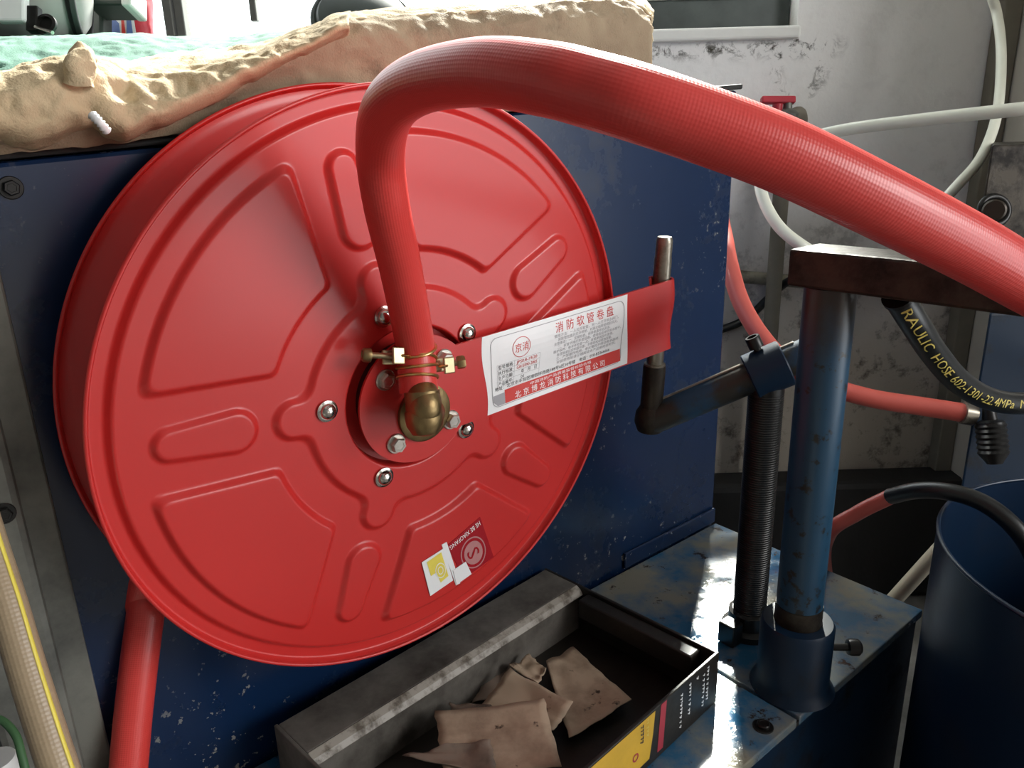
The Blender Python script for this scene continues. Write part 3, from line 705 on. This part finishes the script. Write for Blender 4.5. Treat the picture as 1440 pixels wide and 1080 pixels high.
scrap('card_scrap', [(768, 932), (806, 912), (888, 986), (800, 1040)], (-.050, -.052, -.046, -.050), 'oily_card', 'tan card scrap at the right end of the carton', .003, 3)
scrap('card_scrap', [(716, 940), (744, 924), (768, 944), (756, 966)], (-.040, -.042, -.040, -.044), 'oily_card', 'smallest curled tan scrap at the back of the pile', .006, 4)
scrap('card_scrap', [(632, 990), (690, 993), (720, 1012), (640, 1022)], (-.034, -.034, -.040, -.044), 'oily_card_dark', 'narrow brown scrap strip peeking out behind the largest scrap', .003, 5)
scrap('card_scrap', [(566, 1068), (630, 1050), (690, 1045), (700, 1095)], (-.030, -.026, -.0245, -.036), 'oily_card_dark', 'dark crumpled scrap at the bottom edge left of the largest scrap', .006, 6)
scrap('card_scrap', [(690, 945), (722, 934), (726, 975), (664, 990)], (-.052, -.052, -.054, -.056), 'oily_card_dark', 'dark oily scrap lying flat at the left rear of the pile', .002, 7)

# ================================================================ cloth and tarp on the cabinet
def drape(name, mat, rowsdef, x0, x1, parent, n=70, sub=3, wr=.006, seed=0, solid=.003):
    # rowsdef: list of (d, [(x, y)...]); rows are lofted with a spline
    base = []
    for d, pts in rowsdef: base.append([onD(x0+(x1-x0)*i/n, interp(pts, x0+(x1-x0)*i/n), d) for i in range(n+1)])
    cols = []
    for i in range(n+1): cols.append(spline([b[i] for b in base], sub*3))
    rows = []
    for j in range(len(cols[0])):
        r = []
        for i in range(n+1):
            p = cols[i][j]; q = p*14 + Vector((seed, 0, 0))
            k = noise.noise(q)*wr + noise.noise(q*2.7)*wr*.6 + (.35-abs(noise.noise(q*3.1+Vector((7, 2, 1)))))*wr*1.3 + (.3-abs(noise.noise(q*7)))*wr*.6
            r.append(p + ND*k + UZ*k*.6)
        rows.append(r)
    m = MB(); m.quad_grid(rows); return m.build(name, mat, parent, 180, 0, solid)
cv = thing('canvas_cover', F(.4, -.75, zt(.4)), 'crumpled beige canvas cover thrown over the top of the blue cabinet', 'cover')
drape('hanging_front', 'canvas_shaded', [
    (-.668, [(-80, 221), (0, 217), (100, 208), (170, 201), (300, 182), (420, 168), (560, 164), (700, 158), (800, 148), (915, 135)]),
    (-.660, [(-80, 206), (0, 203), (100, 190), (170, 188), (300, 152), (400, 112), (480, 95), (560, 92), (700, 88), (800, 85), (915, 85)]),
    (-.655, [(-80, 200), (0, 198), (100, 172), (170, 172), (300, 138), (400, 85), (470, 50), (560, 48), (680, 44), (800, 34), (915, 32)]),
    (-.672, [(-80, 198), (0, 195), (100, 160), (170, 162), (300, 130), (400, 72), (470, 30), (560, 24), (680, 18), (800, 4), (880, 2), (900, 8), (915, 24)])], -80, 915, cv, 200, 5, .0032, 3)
drape('top_layer', 'canvas', [
    (-.671, [(380, 92), (420, 66), (470, 32), (560, 26), (680, 20), (800, 6), (880, 4), (900, 10), (917, 26)]),
    (-.700, [(380, 84), (420, 56), (470, 24), (560, 16), (680, 10), (800, -4), (880, -6), (900, 0), (917, 18)]),
    (-.80, [(380, 84), (420, 58), (470, 26), (560, 16), (680, 10), (800, 0), (880, -2), (900, 4), (917, 30)]),
    (-.95, [(380, 100), (420, 70), (470, 40), (560, 30), (680, 24), (800, 20), (880, 20), (917, 60)])], 380, 917, cv, 140, 5, .0030, 4)
m = MB()
sd = [[onD(916, y, d) for d in (-.669, -.72, -.80, -.88)] for y in (20, 50, 80, 110, 132)]
for i_, r_ in enumerate(sd):
    for k_, p_ in enumerate(r_): r_[k_] = sd[i_][0] + ND*(-.02-.08*k_)*(1 if k_ else 0) + E1*(.012*math.sin(i_*1.3+.4)*(k_ > 0))
m.quad_grid(sd); m.build('side_fold', 'canvas_shaded', cv, 180, 0, .003)
drape('front_fold', 'canvas', [
    (-.664, [(-80, 208), (0, 204), (45, 209), (75, 201), (110, 184), (132, 172), (150, 188), (175, 198), (215, 180), (300, 147), (350, 118), (420, 78), (490, 48)]),
    (-.640, [(-80, 190), (0, 186), (45, 190), (75, 184), (110, 170), (132, 166), (150, 182), (175, 192), (215, 174), (300, 140), (350, 110), (420, 72), (490, 44)]),
    (-.632, [(-80, 155), (0, 150), (45, 140), (90, 130), (125, 124), (148, 140), (175, 168), (215, 155), (300, 122), (350, 97), (420, 62), (490, 36)]),
    (-.655, [(-80, 122), (0, 112), (40, 97), (75, 88), (105, 82), (125, 80), (150, 92), (180, 118), (215, 118), (300, 98), (350, 82), (420, 50), (490, 27)]),
    (-.70, [(-80, 120), (0, 111), (40, 96), (75, 87), (105, 84), (125, 84), (150, 90), (180, 104), (215, 104), (300, 92), (350, 80), (420, 48), (490, 24)]),
    (-.80, [(-80, 122), (0, 113), (75, 92), (120, 88), (180, 86), (250, 76), (300, 72), (350, 66), (420, 46), (490, 24)])], -80, 490, cv, 180, 5, .0052, 1)
m = MB(); tw = [onD(112, 118, -.63), onD(113, 96, -.628), onD(114, 82, -.635), onD(118, 78, -.65)]
m.sweep(spline(tw, 6), [.0095]*6+[.0085]*6+[.006, .0065, .008, .0085, .008, .007, .004], 18)
m.v = [v_ + Vector((1, 1, 1))*0 + (ND*1.0+UZ*.4)*.005*noise.noise(v_*90) + E1*.004*noise.noise(v_*120+Vector((3, 1, 0))) for v_ in m.v]; m.build('twisted_knot', 'canvas', cv, 180)
m = MB(); m.sweep(spline([onD(128, 160, -.622), onD(140, 172, -.618), onD(152, 186, -.62)], 6), [.0024+.0012*(k % 2) for k in range(13)], 10); m.build('pale_tie', 'label_white', cv, 180)
gt = drape('green_tarpaulin', 'green_tarp', [
    (-.81, [(-120, 150), (0, 135), (90, 112), (180, 104), (260, 95), (330, 85), (400, 66), (430, 56)]),
    (-.86, [(-120, 104), (0, 96), (90, 86), (180, 82), (260, 76), (330, 70), (400, 56), (430, 50)]),
    (-.93, [(-120, 70), (0, 64), (60, 60), (140, 58), (200, 58), (240, 60), (330, 60), (400, 48), (430, 44)]),
    (-1.03, [(-120, 64), (0, 57), (60, 54), (140, 51), (200, 51), (240, 55), (330, 56), (400, 46), (430, 44)]),
    (-1.20, [(-120, 70), (0, 64), (60, 60), (140, 58), (200, 58), (240, 64), (330, 64), (430, 50)])], -120, 430, None, 120, 5, .0036, 9)
tag(gt, 'crumpled green tarpaulin sheet behind the beige canvas at top left', 'tarpaulin')

# ================================================================ things behind the cloth
sb = MB().hexa([F(.10, -1.215, zt(.10)+.001), F(.84, -1.215, zt(.84)+.001), F(.84, -1.44, zt(.84)+.001), F(.10, -1.44, zt(.10)+.001), F(.10, -1.215, .112), F(.84, -1.215, .112), F(.84, -1.44, .112), F(.10, -1.44, .112)]).build('support_block', 'dark_green_grey', None, 0, .004)
tag(sb, 'long dark block on the cabinet under the grey motor housing', 'block')
p = dep(40, 20, .98); ax = (CR*.93 + FW*.30 + Vector((0, 0, .05))).normalized()
mt = thing('motor_housing', dep(40, 60, .98), 'grey cast motor housing with a rounded end at the top left corner', 'motor')
MB().lathe(p-ax*.10+Vector((0, 0, .03)), ax, [(.062, 0), (.066, .004), (.066, .09), (.070, .10), (.070, .12), (.066, .14), (.056, .158), (.040, .170), (.018, .176), (.002, .178)], 48).build('housing', 'grey_cast', mt)
MB().hexa([F(a_, b_, c_) for c_ in (.1125, .16) for a_, b_ in ((.17, -1.23), (.25, -1.23), (.25, -1.29), (.17, -1.29))]).build('foot', 'grey_cast', mt, 0, .004)
MB().torus(p+ax*.062+Vector((0, 0, .03)), ax, .058, .006, 40, 8).build('dark_rim', 'black_rubber', mt, 180)
fr_n = (-FW+Vector((0, 0, .1))).normalized()
q = dep(66, 36, .905)
MB().lathe(q, fr_n, [(.0125, 0), (.0125, .004), (.009, .005), (.009, .001)], 24).build('oil_port', 'black_metal', mt)
MB().box(dep(48, 28, .905), (CR, CU, FW), (.014, .03, .012)).build('bracket', 'black_metal', mt, 0, .002)
MB().cyl(dep(50, 38, .90), dep(74, 46, .89), .0022, 10).build('lever', 'chrome', mt)
MB().box(dep(18, 12, .90), (CR, CU, FW), (.034, .034, .012)).build('pale_cover', 'label_white', mt, 0, .003)
db = thing('dark_box', dep(155, 45, 1.08), 'dark green box with a pale grey end behind the tarpaulin', 'box')
a_ = dep(160, 2, 1.06); MB().box(a_, (CR, CU, FW), (.054, .032, .05)).build('box_body', 'dark_green_grey', db, 0, .004)
MB().box(dep(189, 4, 1.05), (CR, CU, FW), (.013, .030, .05)).build('end_cap', 'pale_plastic', db, 0, .003)
MB().box(dep(139, 38, 1.08)-UZ*.012, (CR, CU, FW), (.02, .07, .03)).build('dark_foot', 'dark_green_grey', db, 0, .004)
bg = thing('printed_bag', dep(185, 60, 1.12), 'red and white printed plastic bag standing behind the green tarpaulin', 'bag')
b0 = dep(181, 22, 1.14)
def bagp(u, v, o): 
    w = .034*(1-.06*v); return b0 + CR*(u*w) + CU*(v*.046 - .0) + FW*(o*(.022*(1-.4*abs(v)))) 
rows = []
for j in range(13):
    v = -1+2*j/12; rows.append([bagp(math.copysign(abs(math.cos(t))**.6, math.cos(t)), v, math.copysign(abs(math.sin(t))**.8, math.sin(t))) + CR*.002*noise.noise(Vector((v*3, t, 2))) for t in [2*PI*i/32 for i in range(32)]])
m = MB(); m.quad_grid(rows, True); m.fan(rows[-1]); m.fan(list(reversed(rows[0]))); m.build('bag_body', 'red_plastic', bg, 60)
BP = Print(lambda u, v: bagp(u, v, -1.05))
BP.poly('label_white', [(-.8, -.9), (.55, -.9), (.50, -.15), (.25, .0), (-.05, -.12), (-.45, -.02), (-.75, -.2)])
BP.ring('label_white', .35, .62, .22, .36, 24)
BQ = Print(lambda u, v: bagp(u, v, -1.12))
BQ.poly('print_blue', [(-.7, -.88), (-.1, -.88), (-.12, -.45), (-.3, -.32), (-.6, -.5)]); BQ.poly('print_blue', [(.15, -.85), (.42, -.85), (.40, -.3), (.22, -.22)]); BQ.poly('ink_red', [(-.05, -.8), (.12, -.8), (.1, -.25), (.0, -.2)])
BP.build(bg); BQ.build(bg)
wl = thing('round_drum_cover', dep(500, 60, 1.25), 'dark round cover partly hidden behind the canvas ridge at the top', 'cover')
MB().lathe(dep(512, 32, 1.28), (CR*.25 - FW*.9 + UZ*.5), [(.075, -.05), (.082, -.02), (.082, 0), (.074, .012), (.045, .022), (.012, .026), (.001, .026)], 48).build('cover_shell', 'dark_green_grey', wl)
MB().cyl(F(.711, -1.29, .1125), F(.711, -1.27, .19), .03, 24).build('stem', 'dark_green_grey', wl)
MB().torus(dep(512, 32, 1.28), (CR*.25 - FW*.9 + UZ*.5), .082, .005, 48, 8).build('cover_rim', 'dark_green_grey', wl, 180)

# ================================================================ wall services
vp = thing('wall_pipe', onY(1118, 640, WY-.03), 'grey vertical water pipe with a red tap handle on the back wall', 'pipe')
pt = onY(1106, 172, WY-.075); pb = Vector((pt.x, pt.y, .405))
MB().cyl(pb, pt, .021, 24).build('riser', 'dark_grey_brown', vp)
MB().lathe(pt, UZ, [(.021, 0), (.030, .004), (.030, .022), (.022, .03), (.012, .034), (.010, .055)], 24).build('valve_body', 'grey_post', vp)
MB().sweep(spline([pt+Vector((0, 0, .008)), pt+Vector((.03, 0, .022)), pt+Vector((.045, .02, .0)), pt+Vector((.045, .05, -.01))], 6), .017, 16).build('elbow', 'dark_grey_brown', vp)
hq = onY(1094, 141, WY-.075)
MB().box(hq, (CR, CU, FW), (.088, .018, .022)).build('tap_handle', 'red_plastic', vp, 0, .004)
MB().cyl(hq-UZ*.008, hq-UZ*.04, .013, 16).build('tap_stem', 'red_plastic', vp)
o = MB().cyl(onY(960, 382, WY-.03), onY(1260, 408, WY-.03), .018, 20).build('cross_pipe', 'cream_pipe', None); tag(o, 'cream horizontal pipe running along the grimy back wall', 'pipe')
def tube(name, pts, r, mat, label, cat, n=10, seg=20):
    o = MB().sweep(spline(pts, n), r, seg).build(name, mat, None, 60); return tag(o, label, cat)
tube('power_cable', [onY(x_, y_, WY-.014) for x_, y_ in ((960, 476), (1012, 464), (1050, 448), (1080, 420))] + [onY(x_, y_, WY-.06) for x_, y_ in ((1112, 394), (1160, 384), (1230, 405))], .0115, 'black_hose', 'thin black cable sagging across the wall beside the blue cabinet', 'cable')
tube('clear_hose', [Vector((1.345, 1.64, H+.17)), Vector((1.16, 1.47, H+.15)), dep(1500, 146, 1.30), dep(1440, 153, 1.3), dep(1300, 168, 1.4), dep(1180, 184, 1.5), dep(1110, 205, 1.55), dep(1072, 238, 1.55), dep(1072, 275, 1.53), dep(1095, 318, 1.5), dep(1135, 350, 1.48), dep(1170, 366, 1.6), onY(1190, 385, WY-.05)], .0115, 'white_hose', 'milky white hose crossing the wall and looping behind the red hose', 'hose', 12)
tube('clear_hose', [onY(1370, -140, WY-.02), dep(1388, -30, 1.75), dep(1402, 20, 1.75), dep(1408, 80, 1.72), dep(1402, 160, 1.65), dep(1380, 220, 1.6), dep(1345, 262, 1.56), dep(1300, 310, 1.60), dep(1262, 350, 1.8), onY(1225, 380, WY-.02)], .0105, 'white_hose', 'milky white hose hanging down in front of the corner at top right', 'hose', 12)
tube('pink_water_hose', [onY(985, 255, WY-.02), dep(1008, 290, 1.7), dep(1018, 330, 1.54), dep(1026, 372, 1.48), dep(1042, 425, 1.45), dep(1072, 475, 1.42), dep(1112, 515, 1.40), dep(1165, 542, 1.38), dep(1225, 560, 1.36), dep(1300, 572, 1.34), dep(1358, 581, 1.32)], .0165, 'pink_hose', 'faded pink hose curving behind the collar to the machine on the right', 'hose', 12, 24)

# ================================================================ machine on the right
ps = thing('hydraulic_press', onZ(1440, 900, -H), 'dark blue hydraulic machine with a brown steel block at the right edge', 'machine')
def vbox(px0, px1, ytop, ybot, k, depth, name, mat, bev=.004, yref=560):
    a = dep(px0, yref, k); Xr = Vector((CR.x, CR.y, 0)).normalized(); Yr = ray(px0, yref); Yr.z = 0; Yr.normalize()
    w = (px1-px0)/FPX*k; zt_ = dep(px0, ytop, k).z; zb_ = dep(px0, ybot, k).z
    return MB().hexa([Vector((*(a + Xr*i*w + Yr*j*depth).xy, z_)) for z_ in (zb_, zt_) for i, j in ((0, 0), (1, 0), (1, 1), (0, 1))]).build(name, mat, ps, 0, bev)
vbox(1386, 1640, 204, 395, 1.42, .3, 'head_block', 'rusty_steel', .004, 260)
vbox(1372, 1640, 432, 1500, 1.32, .3, 'body_panel', 'dark_blue')
vbox(1440, 1620, 388, 440, 1.46, .2, 'neck', 'rusty_steel', .004, 410)
MB().torus(dep(1398, 296, 1.415), -FW, .026, .006, 28, 8).build('boss_ring', 'black_metal', ps, 180)
MB().cyl(dep(1398, 296, 1.425), dep(1398, 296, 1.395), .020, 24, .003).build('boss', 'rusty_steel', ps)
cq = dep(1392, 590, 1.30); cdn = (dep(1400, 660, 1.30)-cq).normalized()
MB().lathe(cq, cdn, [(.008, -.03), (.012, 0), (.022, .004)] + [(.022 + (.0025 if k % 2 else 0), .006+k*.0045) for k in range(13)] + [(.016, .068), (.012, .075)], 24).build('hose_coupler', 'black_metal', ps)
MB().cyl(dep(1352, 580, 1.32), dep(1368, 583, 1.32), .0195, 20).build('hose_tail', 'bright_steel', ps)
hh = [F(QS, -.312, -.146), dep(1269, 427, .712), dep(1287, 456, .73), dep(1313, 496, .77), dep(1347, 535, .82), dep(1389, 560, .87), dep(1440, 567, .91), dep(1520, 556, .97), dep(1590, 560, 1.10), dep(1640, 590, 1.33)]
hm = MB().sweep(spline(hh, 14), .0130, 28); o = hm.build('hose_tube', 'black_hose', None, 60)
hy = thing('hydraulic_hose', hh[4], 'thick black hydraulic hose with yellow lettering below the cross beam', 'hose')
o.parent = hy; o.matrix_parent_inverse = Matrix.Translation(-hy.location)
pts, T, frm, vs = hm.frames
def onhose(u, v):
    i = max(0, min(len(vs)-2, next((k for k in range(len(vs)-1) if vs[k+1] >= u), len(vs)-2))); t = (u-vs[i])/(vs[i+1]-vs[i])
    p_ = pts[i].lerp(pts[i+1], t); tt = T[i].lerp(T[i+1], t).normalized()
    nn = (EYE-p_); nn = (nn - tt*nn.dot(tt)).normalized(); bb = nn.cross(tt)     # side of the hose that is printed
    a = v/.0130; return p_ + (nn*math.cos(a) + bb*math.sin(a))*.0139
HP = Print(lambda u, v: onhose(u, v))
i0 = min(range(len(pts)), key=lambda k: (pts[k]-hh[0]).length); i1 = min(range(len(pts)), key=lambda k: (pts[k]-dep(1432, 567, .91)).length)
HP.text('ink_gold', vs[i0]+.007, -.0048, 'RAULIC  HOSE 602-1301-22.4MPa  MT', .0132, fit=vs[i1]-vs[i0]-.007)
HP.build(o, {'ink_gold': 'hose_lettering'})
MB().lathe(F(QS, -.312, -.1457), hh[1]-hh[0], [(.0148, 0), (.0148, .004), (.0138, .005)], 24).build('ferrule', 'black_metal', hy)
# open drum
dc = Vector((.700, .707)); DR = .2277; dz = H-.45
dr = thing('open_drum', (dc.x, dc.y, 0), 'open topped dark blue steel drum at the lower right', 'drum')
MB().lathe((dc.x, dc.y, 0), UZ, [(DR, .0), (DR, dz), (DR-.003, dz), (DR-.003, .03), (.0, .03)], 96, True).build('shell', 'drum_blue', dr)
MB().torus((dc.x, dc.y, dz), UZ, DR-.0012, .0026, 96, 8).build('rim', 'drum_blue', dr, 180)
th_ = thing('jointed_hose', dep(1255, 695, 1.12), 'thin hose that changes from red to black above the open drum', 'hose')
_h0 = dep(1120, 800, 1.10)
ha = [Vector((_h0.x+.26, _h0.y+.22, .011)), Vector((_h0.x+.20, _h0.y+.17, .12)), _h0 + E1*.20 - UZ*.30, _h0 + E1*.09 - UZ*.05, dep(1165, 752, 1.07), dep(1205, 722, 1.04), dep(1255, 697, 1.01)]
hb = [dep(1252, 698, 1.011), dep(1290, 690, .97), dep(1335, 692, .94), dep(1380, 706, .92), dep(1420, 735, .90), dep(1450, 775, .89), dep(1465, 830, .885)]
MB().sweep(spline(ha, 10), .0100, 20).build('red_length', 'pink_hose', th_, 60); MB().sweep(spline(hb, 10), .0105, 20).build('black_length', 'black_hose', th_, 60)
_c0, _c1 = dep(1225, 880, 1.20), dep(1262, 838, 1.18); _c2 = _c0 + (_c0-_c1)*((_c0.z-.013)/(_c1.z-_c0.z))
tube('cream_tube', [_c2, _c0.lerp(_c2, .5), _c0, _c1, dep(1300, 796, 1.16), dep(1340, 752, 1.14)], .0115, 'cream_plastic', 'cream plastic tube slanting down between the bench and the drum', 'tube', 6)

# ================================================================ left edge: steel post, braided hose, cord
po = thing('steel_post', F(.01, -.62, -H), 'scuffed grey steel post at the left edge in front of the cabinet', 'post')
m = MB(); PDD = CD+.012
e0 = onD(74, 700, PDD); sx = (e0-EYE).dot(E1); zt_ = onD(20, 470, PDD).z-H
m.fbox(sx-.085, sx, CD+.0065, PDD, -H, onD(12, 420, PDD).z-H+.06); m.build('flange', 'grey_post', po, 0, .002)
m = MB(); m.fbox(sx-.075, sx-.022, PDD+.0005, PDD+.016, -H, onD(12, 420, PDD).z-H+.04); m.build('rib', 'grey_post', po, 0, .006)
place(bm_dark, 'bolt', 'black_metal', onD(5, 722, PDD+.0165), ND, po)
def ribbon():
    pts = spline([dep(-150, 420, .46), dep(-85, 560, .485), dep(-40, 690, .50), dep(-15, 770, .50), (dep(11, 850, .495)), dep(36, 935, .49), dep(61, 1015, .485), dep(86, 1090, .48), dep(115, 1170, .475)], 12)
    return MB().sweep(pts, .0112, 28)
bh = thing('braided_hose', dep(40, 940, .49), 'beige braided hose with a yellow stripe at the lower left corner', 'hose')
rb = ribbon(); rb.build('hose_tube', 'braided_hose', bh, 60)
pts2, T2, f2, v2 = rb.frames
m = MB(); rows = [[], [], []]
for p_, t_ in zip(pts2, T2):
    nn = (EYE-p_); nn = (nn-t_*nn.dot(t_)).normalized(); bb = t_.cross(nn)
    bb = bb if bb.dot(CR) > 0 else -bb
    for k, a in enumerate((.50, .62, .74)): rows[k].append(p_ + (nn*math.cos(a)+bb*math.sin(a))*.01145)
m.quad_grid(rows); m.build('yellow_stripe', 'ink_yellow', bh, 180, 0, .0003)
tube('green_string', [dep(-20, 1008, .56), dep(4, 1014, .56), dep(22, 1034, .555), dep(30, 1060, .55), dep(40, 1100, .545)], .0028, 'green_cord', 'thin green string looping at the bottom left corner', 'string')
jb = thing('pale_canister', dep(5, 1085, .60), 'small pale canister with a lid at the bottom left corner', 'canister')
cb = dep(2, 1100, .60)
MB().lathe(cb-UZ*.05, UZ, [(.013, 0), (.014, .004), (.014, .055), (.012, .06)], 24).build('body', 'cream_plastic', jb)
MB().lathe(cb+UZ*.0101, UZ, [(.0145, 0), (.0145, .010), (.0135, .012)], 24).build('lid', 'pale_plastic', jb)
